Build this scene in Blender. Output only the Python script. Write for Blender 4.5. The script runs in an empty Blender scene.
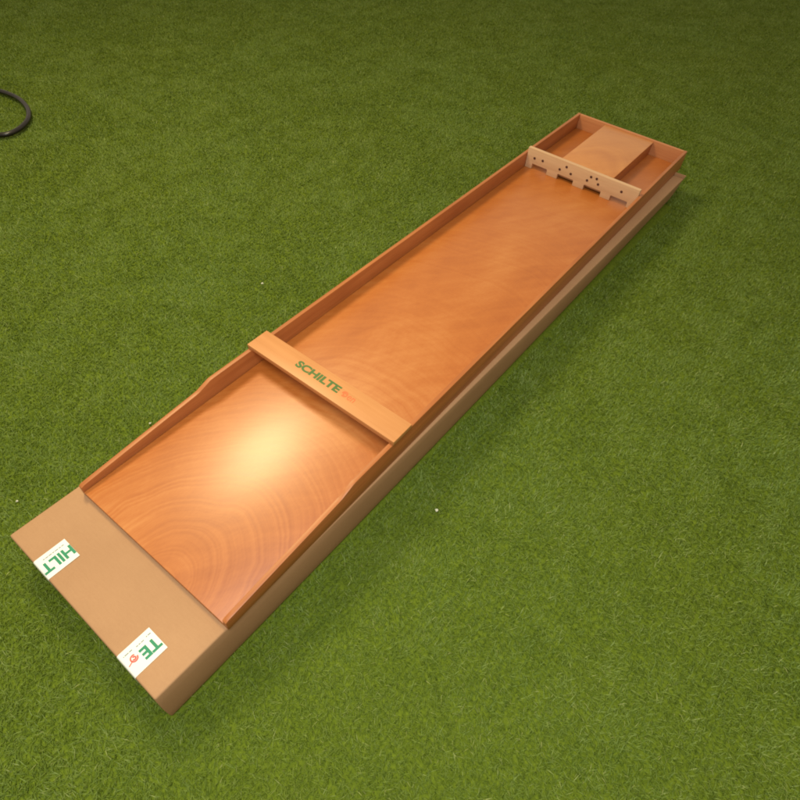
import bpy, bmesh, math, random
import numpy as np
from mathutils import Vector, Matrix

random.seed(7)
rng = np.random.default_rng(11)
scene = bpy.context.scene
col = scene.collection

# ------------------------------------------------------------------ measures (metres)
W, L, H = 0.4039, 2.0, 0.063        # board: width, length, rail height
T, TH = 0.0147, 0.0096              # playing surface height, rail thickness
Z0 = 0.1111                         # underside of the board = top of the carton
BX, BY, BW, BL, BROT = -0.0251, -0.1326, 0.4224, 2.0881, -0.0192
YB = 1.620                          # front face of the gate board

# ------------------------------------------------------------------ material helpers
def new_mat(name):
    m = bpy.data.materials.new(name); m.use_nodes = True
    nt = m.node_tree
    return m, nt, nt.nodes['Principled BSDF']

def N(nt, typ, **kw):
    n = nt.nodes.new(typ)
    for k, v in kw.items():
        if k in n.inputs: n.inputs[k].default_value = v
        else: setattr(n, k, v)
    return n

def lk(nt, a, b): nt.links.new(a, b)

def math_node(nt, op, a, b=None, c=None):
    n = nt.nodes.new('ShaderNodeMath'); n.operation = op
    for i, s in enumerate((a, b, c)):
        if s is None: continue
        if isinstance(s, (int, float)): n.inputs[i].default_value = s
        else: nt.links.new(s, n.inputs[i])
    return n.outputs[0]

def ramp(nt, fac, stops):
    r = nt.nodes.new('ShaderNodeValToRGB')
    el = r.color_ramp.elements
    while len(el) < len(stops): el.new(0.5)
    for e, (p, c) in zip(el, stops):
        e.position = p; e.color = (*c, 1)
    lk(nt, fac, r.inputs['Fac'])
    return r.outputs['Color']

def mixc(nt, fac, a, b, blend='MIX'):
    n = nt.nodes.new('ShaderNodeMix'); n.data_type = 'RGBA'; n.blend_type = blend
    for idx, s in ((0, fac), (6, a), (7, b)):
        if isinstance(s, (int, float)): n.inputs[idx].default_value = s
        elif isinstance(s, tuple): n.inputs[idx].default_value = (*s, 1)
        else: lk(nt, s, n.inputs[idx])
    return n.outputs[2]

def mapped_noise(nt, scale_vec, scale, detail=4, rough=.55, dist=0.0, loc=(0, 0, 0)):
    tc = N(nt, 'ShaderNodeTexCoord')
    mp = N(nt, 'ShaderNodeMapping'); mp.inputs['Scale'].default_value = scale_vec
    mp.inputs['Location'].default_value = loc
    lk(nt, tc.outputs['Object'], mp.inputs['Vector'])
    nz = N(nt, 'ShaderNodeTexNoise', Scale=scale, Detail=detail, Roughness=rough, Distortion=dist)
    lk(nt, mp.outputs['Vector'], nz.inputs['Vector'])
    return nz.outputs['Fac']

def bump(nt, bsdf, height, strength, distance=0.001):
    b = N(nt, 'ShaderNodeBump', Strength=strength, Distance=distance)
    lk(nt, height, b.inputs['Height']); lk(nt, b.outputs['Normal'], bsdf.inputs['Normal'])

def grain_wood(name, dark, light, along='y', rough=.4, scale=1.0, spec=.4):
    """straight grained lacquered timber, fibres along one axis"""
    m, nt, b = new_mat(name)
    sv = {'y': (60, 2.2, 60), 'x': (2.2, 60, 60), 'z': (60, 60, 2.2)}[along]
    n1 = mapped_noise(nt, tuple(s*scale for s in sv), 1.0, 5, .6, .4)
    n2 = mapped_noise(nt, tuple(s*scale*5 for s in sv), 1.0, 3, .6)
    n3 = mapped_noise(nt, (3, 3, 3), 2.0, 2)
    f = math_node(nt, 'ADD', math_node(nt, 'MULTIPLY', n1, .6), math_node(nt, 'MULTIPLY', n2, .25))
    f = math_node(nt, 'ADD', f, math_node(nt, 'MULTIPLY', n3, .3))
    c = ramp(nt, f, [(.38, dark), (.78, light)])
    lk(nt, c, b.inputs['Base Color'])
    b.inputs['Specular IOR Level'].default_value = spec
    lk(nt, math_node(nt, 'ADD', math_node(nt, 'MULTIPLY', n2, .18), rough-.09), b.inputs['Roughness'])
    bump(nt, b, n2, .12, .0004)
    return m

def veneer(name, dark, mid, light, centre, stretch, freq, rough=.3, ringamt=.5):
    """rotary cut veneer: growth rings run as wide nested arches"""
    m, nt, b = new_mat(name)
    tc = N(nt, 'ShaderNodeTexCoord')
    # wander of the rings
    nz = N(nt, 'ShaderNodeTexNoise', Scale=2.6, Detail=3, Roughness=.5)
    lk(nt, tc.outputs['Object'], nz.inputs['Vector'])
    mp = N(nt, 'ShaderNodeMapping'); mp.vector_type = 'POINT'
    mp.inputs['Location'].default_value = (-centre[0]*stretch[0], -centre[1]*stretch[1], 0)
    mp.inputs['Scale'].default_value = (stretch[0], stretch[1], 0)
    lk(nt, tc.outputs['Object'], mp.inputs['Vector'])
    ln = N(nt, 'ShaderNodeVectorMath', operation='LENGTH')
    lk(nt, mp.outputs['Vector'], ln.inputs[0])
    d = math_node(nt, 'ADD', ln.outputs['Value'], math_node(nt, 'MULTIPLY', nz.outputs['Fac'], .085))
    nf = N(nt, 'ShaderNodeTexNoise', Scale=11, Detail=3, Roughness=.6)
    lk(nt, tc.outputs['Object'], nf.inputs['Vector'])
    d = math_node(nt, 'ADD', d, math_node(nt, 'MULTIPLY', nf.outputs['Fac'], .010))
    # uneven ring spacing: 1-D noise on the ring distance
    cx = N(nt, 'ShaderNodeCombineXYZ'); lk(nt, math_node(nt, 'MULTIPLY', d, freq), cx.inputs[0])
    rn = N(nt, 'ShaderNodeTexNoise', Scale=1.0, Detail=4, Roughness=.62)
    lk(nt, cx.outputs[0], rn.inputs['Vector'])
    # rings are bold around the figure and fade away from it
    fade = N(nt, 'ShaderNodeMapRange'); fade.interpolation_type = 'SMOOTHSTEP'
    lk(nt, d, fade.inputs['Value'])
    for k, val in (('From Min', .28), ('From Max', .62), ('To Min', 1.0), ('To Max', .38)): fade.inputs[k].default_value = val
    ring = math_node(nt, 'ADD', math_node(nt, 'MULTIPLY', math_node(nt, 'SUBTRACT', rn.outputs['Fac'], .5), fade.outputs[0]), .5)
    # slanting streaks of stain
    sx = N(nt, 'ShaderNodeSeparateXYZ'); lk(nt, tc.outputs['Object'], sx.inputs[0])
    uu = math_node(nt, 'ADD', math_node(nt, 'MULTIPLY', sx.outputs[0], .58), math_node(nt, 'MULTIPLY', sx.outputs[1], .81))
    vv = math_node(nt, 'SUBTRACT', math_node(nt, 'MULTIPLY', sx.outputs[1], .58), math_node(nt, 'MULTIPLY', sx.outputs[0], .81))
    vv = math_node(nt, 'ADD', vv, math_node(nt, 'MULTIPLY', nz.outputs['Fac'], .10))
    cs = N(nt, 'ShaderNodeCombineXYZ')
    lk(nt, math_node(nt, 'MULTIPLY', uu, 4.5), cs.inputs[0]); lk(nt, math_node(nt, 'MULTIPLY', vv, 38), cs.inputs[1])
    st = N(nt, 'ShaderNodeTexNoise', Scale=1.0, Detail=4, Roughness=.6); lk(nt, cs.outputs[0], st.inputs['Vector'])
    # cloudy stain and fine pores
    cl = mapped_noise(nt, (1, .55, 1), 5.0, 4, .6, .6, (3, 1, 0))
    po = mapped_noise(nt, (1, .35, 1), 260, 2, .6)
    patch = mapped_noise(nt, (1, .6, 1), 2.0, 2, .5, 0, (7, 2, 0))
    f = math_node(nt, 'ADD', math_node(nt, 'MULTIPLY', ring, ringamt), math_node(nt, 'MULTIPLY', cl, .42))
    f = math_node(nt, 'ADD', f, math_node(nt, 'MULTIPLY', patch, .25))
    f = math_node(nt, 'ADD', f, math_node(nt, 'MULTIPLY', po, .10))
    f = math_node(nt, 'ADD', f, math_node(nt, 'MULTIPLY', st.outputs['Fac'], .22))
    f = math_node(nt, 'SUBTRACT', f, (ringamt+.42+.25+.10+.22)/2 - .5)
    c = ramp(nt, f, [(.30, dark), (.5, mid), (.72, light)])
    lk(nt, c, b.inputs['Base Color'])
    r = math_node(nt, 'ADD', math_node(nt, 'MULTIPLY', ring, .14), rough-.07)
    r = math_node(nt, 'ADD', r, math_node(nt, 'MULTIPLY', math_node(nt, 'SUBTRACT', cl, .5), .2))
    lk(nt, r, b.inputs['Roughness'])
    b.inputs['Specular IOR Level'].default_value = .5
    b.inputs['Coat Weight'].default_value = .46; b.inputs['Coat Roughness'].default_value = .285
    hsum = math_node(nt, 'ADD', math_node(nt, 'MULTIPLY', ring, 1.0), math_node(nt, 'MULTIPLY', po, .5))
    bump(nt, b, hsum, .06, .0005)
    return m

def flat_mat(name, c, rough=.5, spec=.4, var=.06, scale=60):
    m, nt, b = new_mat(name)
    n = mapped_noise(nt, (1, 1, 1), scale, 3)
    lk(nt, ramp(nt, n, [(.3, tuple(x*(1-var) for x in c)), (.7, tuple(min(1, x*(1+var)) for x in c))]), b.inputs['Base Color'])
    b.inputs['Roughness'].default_value = rough
    b.inputs['Specular IOR Level'].default_value = spec
    return m

M = {}
M['floor'] = veneer('lacquered_veneer', (.30, .074, .010), (.415, .126, .021), (.52, .205, .052), (.265, -.075), (1.0, .62), 125, .42, .46)
M['shelf'] = veneer('shelf_veneer', (.40, .14, .036), (.50, .20, .056), (.57, .26, .085), (.2, 1.3), (1.0, .35), 50, .42, .4)
M['rail'] = grain_wood('rail_timber', (.28, .080, .020), (.46, .165, .048), 'y', .42)
M['cross'] = grain_wood('crossbar_timber', (.44, .18, .055), (.56, .255, .092), 'x', .42, .7)
M['end'] = grain_wood('end_rail_timber', (.36, .13, .05), (.52, .22, .09), 'x', .45)
M['gate'] = grain_wood('pale_beech', (.47, .285, .155), (.60, .39, .23), 'x', .5, .8)
M['dot'] = flat_mat('burnt_dot', (.06, .018, .012), .6)
M['green'] = flat_mat('green_ink', (.012, .21, .10), .5)
M['olive'] = flat_mat('green_print', (.06, .13, .025), .5)
M['red'] = flat_mat('red_ink', (.55, .09, .06), .5)
M['orange'] = flat_mat('faded_red_print', (.66, .13, .04), .5)
M['tape'] = flat_mat('white_tape', (.72, .715, .67), .35, .5, .02)
M['grey'] = flat_mat('grey_ink', (.16, .19, .18), .5)
M['palegreen'] = flat_mat('pale_green_ink', (.50, .66, .56), .5)
M['crumb'] = flat_mat('white_crumb', (.55, .55, .42), .7)

def cardboard():
    m, nt, b = new_mat('kraft_cardboard')
    fib = mapped_noise(nt, (40, 160, 160), 1.6, 4, .65)
    cloud = mapped_noise(nt, (1, 1, 1), 4.5, 4, .6)
    spk = mapped_noise(nt, (1, 1, 1), 420, 2, .5)
    flute = N(nt, 'ShaderNodeTexWave', Scale=38.0, Distortion=.4, Detail=1)
    flute.wave_type = 'BANDS'; flute.bands_direction = 'X'
    tc = N(nt, 'ShaderNodeTexCoord'); lk(nt, tc.outputs['Object'], flute.inputs['Vector'])
    f = math_node(nt, 'ADD', math_node(nt, 'MULTIPLY', cloud, .5), math_node(nt, 'MULTIPLY', fib, .2))
    f = math_node(nt, 'ADD', f, math_node(nt, 'MULTIPLY', spk, .16))
    f = math_node(nt, 'ADD', f, math_node(nt, 'MULTIPLY', flute.outputs['Fac'], .008))
    lk(nt, ramp(nt, f, [(.3, (.345, .188, .092)), (.7, (.44, .252, .128))]), b.inputs['Base Color'])
    b.inputs['Roughness'].default_value = .75
    b.inputs['Specular IOR Level'].default_value = .25
    h = math_node(nt, 'ADD', math_node(nt, 'MULTIPLY', flute.outputs['Fac'], .12), cloud)
    bump(nt, b, h, .10, .001)
    return m
M['card'] = cardboard()

def cable_mat():
    m, nt, b = new_mat('black_rubber')
    n = mapped_noise(nt, (1, 1, 1), 60, 3)
    lk(nt, ramp(nt, n, [(.3, (.006, .005, .004)), (.7, (.013, .009, .008))]), b.inputs['Base Color'])
    b.inputs['Roughness'].default_value = .32
    return m
M['cable'] = cable_mat()

def turf_mat():
    m, nt, b = new_mat('turf_fibre')
    at = N(nt, 'ShaderNodeAttribute', attribute_name='tint')
    c = ramp(nt, at.outputs['Fac'], [(0.0, (.075, .142, .014)), (.45, (.150, .240, .036)), (.8, (.215, .310, .075)), (1.0, (.40, .45, .17))])
    big = mapped_noise(nt, (1, 1, 1), 2.3, 3, .6)
    c = mixc(nt, math_node(nt, 'MULTIPLY', big, .6), c, (.200, .245, .018))
    lk(nt, c, b.inputs['Base Color'])
    b.inputs['Roughness'].default_value = .55
    b.inputs['Specular IOR Level'].default_value = .35
    tr = N(nt, 'ShaderNodeBsdfTranslucent'); lk(nt, c, tr.inputs['Color'])
    mx = N(nt, 'ShaderNodeMixShader', Fac=.3)
    lk(nt, b.outputs[0], mx.inputs[1]); lk(nt, tr.outputs[0], mx.inputs[2])
    lk(nt, mx.outputs[0], nt.nodes['Material Output'].inputs['Surface'])
    return m
M['turf'] = turf_mat()

def backing_mat():
    m, nt, b = new_mat('turf_backing')
    n = mapped_noise(nt, (1, 1, 1), 140, 4, .7)
    lk(nt, ramp(nt, n, [(.3, (.07, .105, .008)), (.7, (.14, .19, .016))]), b.inputs['Base Color'])
    b.inputs['Roughness'].default_value = .9
    b.inputs['Specular IOR Level'].default_value = .1
    return m
M['backing'] = backing_mat()

# ------------------------------------------------------------------ object helpers
def link(name, me, mat, parent=None):
    o = bpy.data.objects.new(name, me); col.objects.link(o)
    if mat is not None: me.materials.append(mat)
    if parent is not None: o.parent = parent
    return o

def tag(o, label=None, cat=None, group=None, kind=None):
    if label: o['label'] = label
    if cat: o['category'] = cat
    if group: o['group'] = group
    if kind: o['kind'] = kind
    return o

def empty(name, loc, rz=0):
    o = bpy.data.objects.new(name, None); col.objects.link(o)
    o.location = loc; o.rotation_euler = (0, 0, rz); o.empty_display_size = .1
    return o

def finish(bm, name, mat, parent, bevel=.0012, seg=2, smooth=True):
    bmesh.ops.recalc_face_normals(bm, faces=bm.faces)
    if bevel:
        es = [e for e in bm.edges if len(e.link_faces) == 2 and e.calc_face_angle() > .5]
        bmesh.ops.bevel(bm, geom=es, offset=bevel, segments=seg, affect='EDGES', profile=.6, clamp_overlap=True)
    me = bpy.data.meshes.new(name); bm.to_mesh(me); bm.free()
    if smooth:
        for p in me.polygons: p.use_smooth = True
        try: me.set_sharp_from_angle(angle=math.radians(40))
        except Exception: pass
    return link(name, me, mat, parent)

def bm_box(bm, x0, x1, y0, y1, z0, z1):
    v = [bm.verts.new(p) for p in ((x0, y0, z0), (x1, y0, z0), (x1, y1, z0), (x0, y1, z0), (x0, y0, z1), (x1, y0, z1), (x1, y1, z1), (x0, y1, z1))]
    for f in ((0, 3, 2, 1), (4, 5, 6, 7), (0, 1, 5, 4), (1, 2, 6, 5), (2, 3, 7, 6), (3, 0, 4, 7)):
        bm.faces.new([v[i] for i in f])

def boxpart(name, mat, parent, x0, x1, y0, y1, z0, z1, bevel=.0012):
    bm = bmesh.new(); bm_box(bm, x0, x1, y0, y1, z0, z1)
    return finish(bm, name, mat, parent, bevel)

def prism(pts, axis, a, b):
    """polygon extruded along an axis. pts are the two other coordinates in order"""
    bm = bmesh.new()
    def P(p, t): return {'x': (t, p[0], p[1]), 'y': (p[0], t, p[1]), 'z': (p[0], p[1], t)}[axis]
    A = [bm.verts.new(P(p, a)) for p in pts]; B = [bm.verts.new(P(p, b)) for p in pts]
    bm.faces.new(A); bm.faces.new(B[::-1])
    n = len(pts)
    for i in range(n): bm.faces.new((A[i], B[i], B[(i+1) % n], A[(i+1) % n]))
    return bm

def text_mesh(name, body, mat, parent, origin, ux, uy, w, h, lift=.0004, bold=.02, spacing=1.0):
    """lettering as thin raised mesh: fits a w x h box from origin along ux (reading) and uy (up)"""
    cu = bpy.data.curves.new(name, 'FONT'); cu.body = body; cu.size = 1; cu.offset = bold
    cu.space_character = spacing; cu.extrude = .004; cu.resolution_u = 6
    tmp = bpy.data.objects.new('tmp_text', cu); col.objects.link(tmp)
    dg = bpy.context.evaluated_depsgraph_get(); dg.update()
    me = bpy.data.meshes.new_from_object(tmp.evaluated_get(dg))
    bpy.data.objects.remove(tmp); bpy.data.curves.remove(cu)
    n = len(me.vertices); co = np.empty(n*3); me.vertices.foreach_get('co', co); co = co.reshape(-1, 3)
    mn, mxx = co.min(0), co.max(0)
    u = (co[:, 0]-mn[0])/(mxx[0]-mn[0])*w; v = (co[:, 1]-mn[1])/(mxx[1]-mn[1])*h
    zz = (co[:, 2]-mn[2])/(mxx[2]-mn[2])*lift
    ux, uy, o = np.array(ux), np.array(uy), np.array(origin)
    out = o + u[:, None]*ux + v[:, None]*uy + zz[:, None]*np.cross(ux, uy)
    me.vertices.foreach_set('co', out.ravel()); me.update()
    me.materials.clear(); me.name = name
    return link(name, me, mat, parent)

def tube(name, pts, rad, mat, parent=None, seg=10, closed=False):
    bm = bmesh.new(); rings = []
    n = len(pts)
    for i, p in enumerate(pts):
        p = Vector(p)
        a = Vector(pts[max(i-1, 0)]); b = Vector(pts[min(i+1, n-1)])
        t = (b-a).normalized(); s = t.cross(Vector((0, 0, 1))).normalized(); u = s.cross(t)
        r = rad if not callable(rad) else rad(i/(n-1))
        rings.append([bm.verts.new(p + (s*math.cos(2*math.pi*k/seg)+u*math.sin(2*math.pi*k/seg))*r) for k in range(seg)])
    for a, b in zip(rings, rings[1:]):
        for k in range(seg): bm.faces.new((a[k], a[(k+1) % seg], b[(k+1) % seg], b[k]))
    bm.faces.new(rings[0][::-1]); bm.faces.new(rings[-1])
    return finish(bm, name, mat, parent, 0)

# ------------------------------------------------------------------ shuffleboard
board = empty('shuffleboard', (0, 0, Z0))
tag(board, 'long orange-brown wooden shuffleboard with raised rails, lying on the cardboard carton', 'shuffleboard')

# playing surface between the rails, runs to both ends
boxpart('playing_surface', M['floor'], board, TH+.0004, W-TH-.0004, 0, L-TH-.0004, .0005, T, .0008)

# rails: full height behind the crossbar, stepping down then tapering to the open end
def rail(x0, x1):
    prof = [(0, 0), (L, 0), (L, H), (.322, H), (.312, H-.0006), (.292, .0555), (.281, .0515), (.270, .0503),
            (.14, .0410), (.02, .0318), (.006, .0306), (0, .0275)]
    return finish(prism(prof, 'x', x0, x1), 'side_rail', M['rail'], board, .0014)
rail(0, TH); rail(W-TH, W)
boxpart('end_rail', M['end'], board, TH+.0003, W-TH-.0003, L-TH, L, 0, H-.0006, .0012)

# crossbar over the rails with the printed name
cb = boxpart('crossbar', M['cross'], board, -.0022, W+.0022, .4272, .4852, H+.0003, H+.0123, .0016)
zt = H+.0123
text_mesh('lettering', 'SCHILTE', M['olive'], cb, (.119, .4485, zt+.00005), (1, 0, 0), (0, 1, 0), .120, .0195, .0003, .042)
def emblem(parent, mat, c, ux, uy, r, tail, z, name='emblem'):
    """small round printed mark: a ring round a curl, with a tail"""
    bm = bmesh.new()
    ux, uy, c = Vector(ux), Vector(uy), Vector(c); up = ux.cross(uy)
    def ribbon(path, w):
        vs = []
        for i, p in enumerate(path):
            a = path[max(i-1, 0)]; b = path[min(i+1, len(path)-1)]
            d = Vector((b[0]-a[0], b[1]-a[1])).normalized(); nn = Vector((-d.y, d.x))*w/2
            for s in (1, -1):
                q = Vector(p)+nn*s
                vs.append(bm.verts.new(c + ux*q.x + uy*q.y + up*.0003))
        for i in range(len(path)-1): bm.faces.new((vs[2*i], vs[2*i+1], vs[2*i+3], vs[2*i+2]))
    ribbon([(r*math.cos(t), r*math.sin(t)) for t in np.linspace(-2.2, 3.2, 40)], r*.42)
    ribbon([(r*.45*math.cos(t), r*.45*math.sin(t)) for t in np.linspace(.2, 5.2, 24)], r*.45)
    if tail: ribbon([(r*math.cos(-2.2), r*math.sin(-2.2)), (r*.1+tail[0]*.5, -r*.9+tail[1]*.45), tail], r*.28)
    return finish(bm, name, mat, parent, 0)
emblem(cb, M['orange'], (.2535, .4575, zt+.0001), (1, 0, 0), (0, 1, 0), .0062, None, 0)
text_mesh('lettering', 'en', M['orange'], cb, (.263, .4500, zt+.00005), (1, 0, 0), (0, 1, 0), .018, .0115, .0003, .0)

# gate board: four arches cut in the lower edge, dots burnt in above
zb, ztp, zg = T+.0002, .0802, .0325
gates = [(.0335, .0895), (.1275, .1840), (.2215, .2800), (.3130, .3690)]
pr = [(TH+.0006, zb)]
for a, b in gates:
    pr += [(a, zb), (a, zg-.002), (a+.002, zg), (b-.002, zg), (b, zg-.002), (b, zb)]
pr += [(W-TH-.0006, zb), (W-TH-.0006, ztp), (TH+.0006, ztp)]
gb = finish(prism(pr, 'y', YB, YB+.0125), 'gate_board', M['gate'], board, .0009)
dots = [(.0385, .0520), (.0680, .0540), (.1310, .0490), (.1515, .0645), (.1705, .0485),
        (.2275, .0490), (.2370, .0640), (.2560, .0650), (.2650, .0500), (.3415, .0560)]
for x, z in dots:
    bm = bmesh.new()
    bmesh.ops.create_cone(bm, cap_ends=True, segments=16, radius1=.0040, radius2=.0040, depth=.0012)
    bmesh.ops.rotate(bm, verts=bm.verts, cent=(0, 0, 0), matrix=Matrix.Rotation(math.pi/2, 3, 'X'))
    bmesh.ops.translate(bm, verts=bm.verts, vec=(x, YB-.0002, z))
    finish(bm, 'score_dot', M['dot'], gb, 0)

# scoring shelf behind the gates: two dividers, a covering panel, a low front strip
ys = YB+.0125
XP1, XP2, ZP = .110, .290, .0545
for x0, x1, sx in ((XP1+.002, XP1+.0115, -1), (XP2-.0115, XP2-.002, 1)):
    bm = bmesh.new()
    bm_box(bm, x0, x1, ys+.0006, L-TH-.0006, T+.0003, ZP-.0005)
    finish(bm, 'divider', M['rail'], board, .0010)
finish(prism([(XP1, ys+.001), (XP2-.017, ys+.001), (XP2-.017, ys+.042), (XP2, ys+.042), (XP2, L-TH-.001), (XP1, L-TH-.001)], 'z', ZP, ZP+.0045), 'shelf_panel', M['shelf'], board, .001)
boxpart('shelf_front', M['gate'], board, XP1+.0120, XP2-.0120, ys+.0006, ys+.0066, T+.0062, ZP-.0008, .0006)
boxpart('divider', M['rail'], board, .1970, .2050, ys+.0245, L-TH-.0008, T+.0003, ZP-.0008, .0008)

# ------------------------------------------------------------------ carton
carton = empty('cardboard_box', (BX, BY, 0), BROT)
tag(carton, 'long flat brown cardboard carton under the shuffleboard, closed with two printed white tapes', 'box')
zlo = .004
def carton_body():
    bm = bmesh.new()
    nx, ny = 14, 60
    # closed box with gently bulging walls
    def bulge(u, s): return s*math.sin(math.pi*u)
    xs = np.linspace(0, BW, nx+1); ysv = np.linspace(0, BL, ny+1); zs = np.linspace(zlo, Z0-.0006, 5)
    vd = {}
    def vert(i, j, k):
        key = (i, j, k)
        if key not in vd:
            x, y, z = xs[i], ysv[j], zs[k]
            h = (z-zlo)/(Z0-zlo)
            off = .0020*math.sin(math.pi*h)*(1+.6*math.sin(y*5.3+.4))
            if i == 0: x -= off
            if i == nx: x += off
            if i == nx: x -= .025*(y/BL)**1.5*(1-h)      # side wall leans in toward the open far end
            if i > 0: y += .045*max(0, (j-ny+6)/6)*(1-h)*(i/nx)
            if j == 0: y -= .0012*math.sin(math.pi*h)
            if j == ny: y += .002*math.sin(math.pi*h)
            if k == 4 and j < 5: z -= .0012*math.sin(math.pi*i/nx)*math.sin(math.pi*j/5)
            vd[key] = bm.verts.new((x, y, z))
        return vd[key]
    for i in range(nx):
        for j in range(ny):
            for k in (0, 4): bm.faces.new((vert(i, j, k), vert(i+1, j, k), vert(i+1, j+1, k), vert(i, j+1, k)))
    for k in range(4):
        for j in range(ny):
            for i in (0, nx): bm.faces.new((vert(i, j, k), vert(i, j+1, k), vert(i, j+1, k+1), vert(i, j, k+1)))
        for i in range(nx):
            for j in (0, ny): bm.faces.new((vert(i, j, k), vert(i+1, j, k), vert(i+1, j, k+1), vert(i, j, k+1)))
    bmesh.ops.recalc_face_normals(bm, faces=bm.faces)
    es = [e for e in bm.edges if len(e.link_faces) == 2 and e.calc_face_angle() > 1.0]
    bmesh.ops.bevel(bm, geom=es, offset=.0035, segments=3, affect='EDGES', profile=.5, clamp_overlap=True)
    me = bpy.data.meshes.new('carton_body'); bm.to_mesh(me); bm.free()
    for p in me.polygons: p.use_smooth = True
    return link('carton_body', me, M['card'], carton)
carton_body()
# folded flap standing a little proud at the far right corner
bm = bmesh.new()
fl = [(BW*.52, BL+.004), (BW+.002, BL+.004)]
for dz, dy in ((0, 0),):
    v = [bm.verts.new(p) for p in ((BW*.5, BL+.0035, .02), (BW-.016, BL+.0110, .050), (BW+.003, BL+.0050, Z0+.008), (BW*.5, BL+.0045, Z0-.001),
                                   (BW*.5, BL+.0075, .02), (BW-.016, BL+.0150, .050), (BW+.003, BL+.0090, Z0+.008), (BW*.5, BL+.0085, Z0-.001))]
    for f in ((0, 1, 2, 3), (4, 7, 6, 5), (0, 4, 5, 1), (1, 5, 6, 2), (2, 6, 7, 3), (3, 7, 4, 0)): bm.faces.new([v[i] for i in f])
finish(bm, 'end_flap', M['card'], carton, .0008)

# tapes fold over the near edge of the carton
def tape(x0, x1, length, nm='packing_tape'):
    bm = bmesh.new()
    prof = [(length, .0004)]
    for a in np.linspace(0, math.pi/2, 6): prof.append((.0034-.0040*math.sin(a), -.0036+.0040*math.cos(a)))
    for k in range(1, 5): prof.append((-.0006-.0013*math.sin(math.pi*k/7.0), -.0036-.010*k))
    lo = []
    for (y, z) in prof:
        lo.append((bm.verts.new((x0, y, Z0-.0006+z)), bm.verts.new((x1, y, Z0-.0006+z))))
    for a, b in zip(lo, lo[1:]): bm.faces.new((a[0], a[1], b[1], b[0]))
    bmesh.ops.recalc_face_normals(bm, faces=bm.faces)
    bmesh.ops.solidify(bm, geom=bm.faces[:], thickness=-.00012)
    return finish(bm, nm, M['tape'], carton, 0)
ztape = Z0-.0006+.0005
def loc(px, py):      # board frame -> carton frame
    c, s = math.cos(-BROT), math.sin(-BROT); dx, dy = px-BX, py-BY
    return (c*dx-s*dy, s*dx+c*dy)
def printed(t, x0, x1, words, y_from, y_to, h, tx0):
    text_mesh('lettering', words, M['green'], t, (tx0, y_from, ztape+.0001), (0, -1, 0), (1, 0, 0), y_from-y_to, h, .00025, .036, 1.0)
def small_print(t, rows):
    bm = bmesh.new()
    for x, y0, y1 in rows:
        y = y0
        while y > y1:
            ln = random.uniform(.003, .008)
            yy = max(y-ln, y1)
            bm_box(bm, x, x+.0016, yy, y, ztape+.0001, ztape+.0002)
            y = yy-.0012
    finish(bm, 'small_print', M['grey'], t, 0)
a0 = loc(.0545, -.136)[0]
t1 = tape(a0, a0+.0485, .0590); t1['label'] = 'white tape printed HILT, near the left end of the carton edge'
printed(t1, a0, a0+.0485, 'HILT', .0588, .0015, .0225, a0+.0165)
small_print(t1, [(a0+.0085, .052, .012)])
b0 = loc(.2990, -.142)[0]
t2 = tape(b0, b0+.0490, .0605); t2['label'] = 'white tape printed TE with a red mark, near the carton corner'
printed(t2, b0, b0+.0490, 'TE', .0590, .0270, .0215, b0+.0185)
small_print(t2, [(b0+.0085, .057, .048), (b0+.0100, .043, .028), (b0+.0085, .022, .006)])
emblem(t2, M['red'], (b0+.0230, .0165, ztape+.0001), (0, -1, 0), (1, 0, 0), .0056, None, 0)
bm = bmesh.new(); bm_box(bm, b0+.0245, b0+.0262, .0030, .0130, ztape+.0001, ztape+.0002)
bmesh.ops.rotate(bm, verts=bm.verts, cent=(b0+.0255, .012, 0), matrix=Matrix.Rotation(.35, 3, 'Z'))
finish(bm, 'emblem', M['red'], t2, 0)

# ------------------------------------------------------------------ cable on the turf
def smooth_path(ctrl, n=12):
    pts = []
    P = [Vector(c) for c in ctrl]
    for i in range(1, len(P)-2):
        for k in range(n):
            t = k/n; a, b, c, d = P[i-1], P[i], P[i+1], P[i+2]
            pts.append(.5*((2*b)+(-a+c)*t+(2*a-5*b+4*c-d)*t*t+(-a+3*b-3*c+d)*t**3))
    pts.append(P[-2]); return pts
zc = .019
ctrl = [(-2.50, .36, zc), (-2.28, .42, zc), (-2.05, .50, zc), (-1.85, .570, zc), (-1.68, .625, zc), (-1.590, .680, zc), (-1.584, .735, zc), (-1.622, .795, zc),
        (-1.680, .836, zc), (-1.750, .862, zc), (-1.840, .872, zc), (-1.95, .850, zc), (-2.08, .79, zc), (-2.25, .74, zc), (-2.5, .72, zc)]
cable = tube('cable', smooth_path(ctrl), .0088, M['cable'], None, 12)
tag(cable, 'black cable lying in a bend on the green turf, away from the board', 'cable')

# small crumbs lying on the turf
def crumb(x, y, s, label):
    bm = bmesh.new(); bmesh.ops.create_icosphere(bm, subdivisions=2, radius=s)
    for v in bm.verts: v.co *= random.uniform(.55, 1.25); 
    for v in bm.verts: v.co.z *= .6
    bmesh.ops.translate(bm, verts=bm.verts, vec=(x, y, .0135))
    o = finish(bm, 'crumb', M['crumb'], None, 0)
    tag(o, label, 'crumb', 'crumbs on the turf')
crumb(-.30, .724, .0032, 'tiny white crumb on the turf left of the shuffleboard, behind the crossbar')
crumb(.511, .451, .0034, 'tiny white crumb on the turf right of the carton, level with the crossbar')
crumb(-.164, -.083, .0030, 'tiny pale crumb on the turf beside the near left corner of the carton')
crumb(-.126, .213, .0024, 'tiny pale crumb on the turf beside the left rail step')

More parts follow.
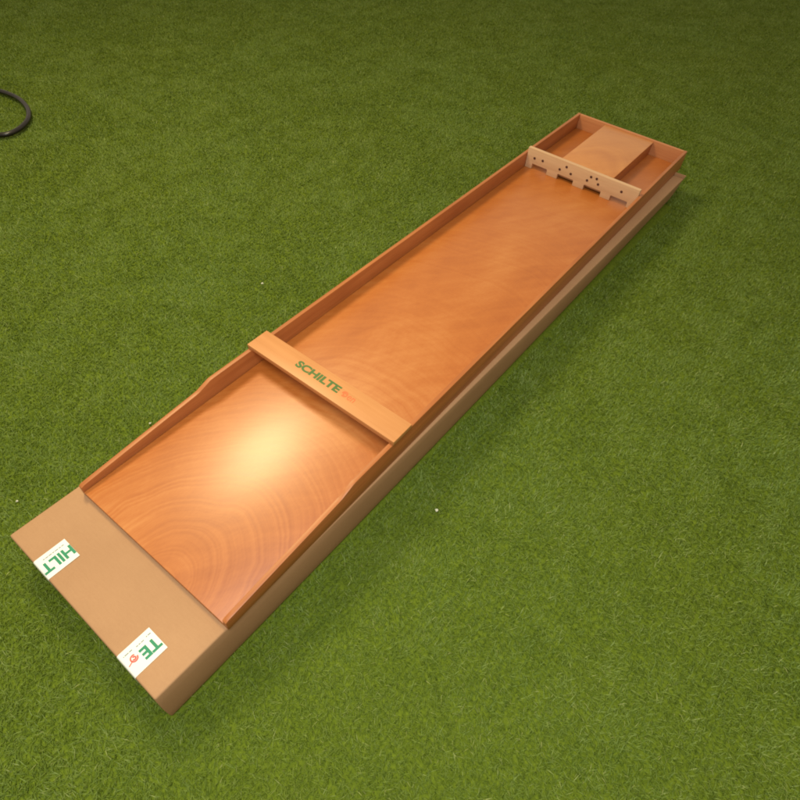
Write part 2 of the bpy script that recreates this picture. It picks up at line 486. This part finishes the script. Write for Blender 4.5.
# ------------------------------------------------------------------ ground and turf
bm = bmesh.new()
v = [bm.verts.new(p) for p in ((-14, -14, 0), (14, -14, 0), (14, 14, 0), (-14, 14, 0))]
bm.faces.new(v)
g = finish(bm, 'ground', M['backing'], None, 0); tag(g, kind='structure')

def value_noise(x, y, cell, seed):
    r = np.random.default_rng(seed); g = r.random((64, 64))
    fx, fy = x/cell, y/cell
    ix, iy = np.floor(fx).astype(int), np.floor(fy).astype(int); tx, ty = fx-ix, fy-iy
    tx = tx*tx*(3-2*tx); ty = ty*ty*(3-2*ty)
    G = lambda a, b: g[a % 64, b % 64]
    return (G(ix, iy)*(1-tx)+G(ix+1, iy)*tx)*(1-ty)+(G(ix, iy+1)*(1-tx)+G(ix+1, iy+1)*tx)*ty

def turf():
    poly = np.array([(-3.6, 1.5), (.2, 5.6), (1.75, .45), (.45, -.85), (-.55, -.55)])
    wide = np.array([(-5.0, 1.6), (.3, 7.2), (2.9, .5), (1.0, -1.9), (-1.6, -1.5)])
    def inside(x, y, poly=poly):
        ok = np.zeros(len(x), bool); n = len(poly); j = n-1
        for i in range(n):
            xi, yi = poly[i]; xj, yj = poly[j]
            c = ((yi > y) != (yj > y)) & (x < (xj-xi)*(y-yi)/(yj-yi+1e-12)+xi)
            ok ^= c; j = i
        return ok
    n0 = 8_300_000
    x = rng.uniform(-5.0, 2.9, n0); y = rng.uniform(-1.9, 7.2, n0)
    dist = np.hypot(x-.8, y+.13)
    core = inside(x, y)
    keep = rng.random(n0) < np.where(core, np.clip(1.15-dist*.22, .38, 1.0), np.where(inside(x, y, wide), .26, 0))
    c, s = math.cos(-BROT), math.sin(-BROT); dx, dy = x-BX, y-BY
    u, w = c*dx-s*dy, s*dx+c*dy
    keep &= ~((u > -.004) & (u < BW+.004) & (w > -.004) & (w < BL+.012))
    x, y, dist = x[keep], y[keep], dist[keep]
    n = len(x)
    # tufts: pull the roots toward stitch centres
    st = .011
    x = np.where(rng.random(n) < .6, (np.round(x/st)*st)*.55+x*.45, x)
    hgt = rng.uniform(.006, .0105, n)*(.9+.2*value_noise(x+9, y+9, .05, 3))
    field = value_noise(x+9, y+9, .11, 1)*2*math.pi*1.4 + value_noise(x+9, y+9, .03, 2)*2.5
    ang = np.where(rng.random(n) < .3, field+rng.normal(0, .5, n), rng.uniform(0, 2*math.pi, n))
    lean = np.abs(rng.normal(.7, .4, n))
    wd = rng.uniform(.0005, .0009, n)*(1+.12*dist)
    ca, sa = np.cos(ang), np.sin(ang)
    tw = rng.normal(0, .5, n); px, py = -np.sin(ang+tw), np.cos(ang+tw)
    lv = (0, .55, 1.0); V = np.zeros((n, 5, 3))
    for k, t in enumerate(lv):
        r = hgt*lean*(t**1.7)*1.2
        z = hgt*(t - .22*lean*t*t)
        cxp, cyp = x+ca*r, y+sa*r
        if k < 2:
            f = wd*(1 if k == 0 else .9)
            V[:, 2*k] = np.stack([cxp-px*f, cyp-py*f, z], 1); V[:, 2*k+1] = np.stack([cxp+px*f, cyp+py*f, z], 1)
        else: V[:, 4] = np.stack([cxp, cyp, z], 1)
    # keep blades out of the carton wall
    me = bpy.data.meshes.new('artificial_turf')
    me.vertices.add(n*5); me.vertices.foreach_set('co', V.reshape(-1))
    base = (np.arange(n)*5)[:, None]
    loops = (base+np.array([[0, 1, 3, 2, 2, 3, 4]])).reshape(-1)
    me.loops.add(n*7); me.loops.foreach_set('vertex_index', loops.astype(np.int32))
    me.polygons.add(n*2)
    starts = ((np.arange(n)*7)[:, None]+np.array([[0, 4]])).reshape(-1)
    me.polygons.foreach_set('loop_start', starts.astype(np.int32))
    tint = np.clip(rng.normal(.48, .2, n)+(value_noise(x+9, y+9, .035, 5)-.5)*.22, 0, .93)
    tint = np.where(rng.random(n) < .006, 1.0, tint)
    at = me.attributes.new('tint', 'FLOAT', 'POINT'); at.data.foreach_set('value', np.repeat(tint, 5).astype(np.float32))
    me.update(); me.validate()
    o = link('artificial_turf', me, M['turf']); tag(o, kind='stuff')
    print('blades', n)
turf()

# ------------------------------------------------------------------ light: warm ceiling lamp and an added cool fill
def area(name, loc_, target, size, power, color):
    l = bpy.data.lights.new(name, 'AREA'); l.shape = 'DISK'; l.size = size; l.energy = power; l.color = color
    o = bpy.data.objects.new(name, l); col.objects.link(o); o.location = loc_
    o.rotation_euler = (Vector(target)-Vector(loc_)).to_track_quat('-Z', 'Y').to_euler()
    return o
area('ceiling_lamp', (-1.14, .75, 2.45), (.1, .4, .1), .62, 54, (1, .83, .46))
area('flash_fill', (.75, -.30, 2.05), (.6, .4, 0), .9, 37, (.97, 1, .95))  # added fill above the camera, brightens the near end like a flash
w = bpy.data.worlds.new('World'); scene.world = w; w.use_nodes = True
bg = w.node_tree.nodes['Background']; bg.inputs[0].default_value = (1, .84, .62, 1); bg.inputs[1].default_value = .55

# ------------------------------------------------------------------ camera
cam = bpy.data.cameras.new('Camera'); co = bpy.data.objects.new('Camera', cam); col.objects.link(co)
co.location = (.7993, -.1257, 1.009+Z0); co.rotation_mode = 'XYZ'; co.rotation_euler = (.7002, -.0481, .6668)
cam.sensor_width = 36; cam.lens = 598.88/800*36; cam.shift_y = -1/800; cam.clip_start = .02; cam.clip_end = 100
scene.camera = co
scene.view_settings.view_transform = 'Standard'; scene.view_settings.look = 'None'
scene.view_settings.gamma = 1; scene.view_settings.exposure = 0
scene.render.engine = 'CYCLES'
scene.cycles.filter_width = 1.9
scene.cycles.use_denoising = True
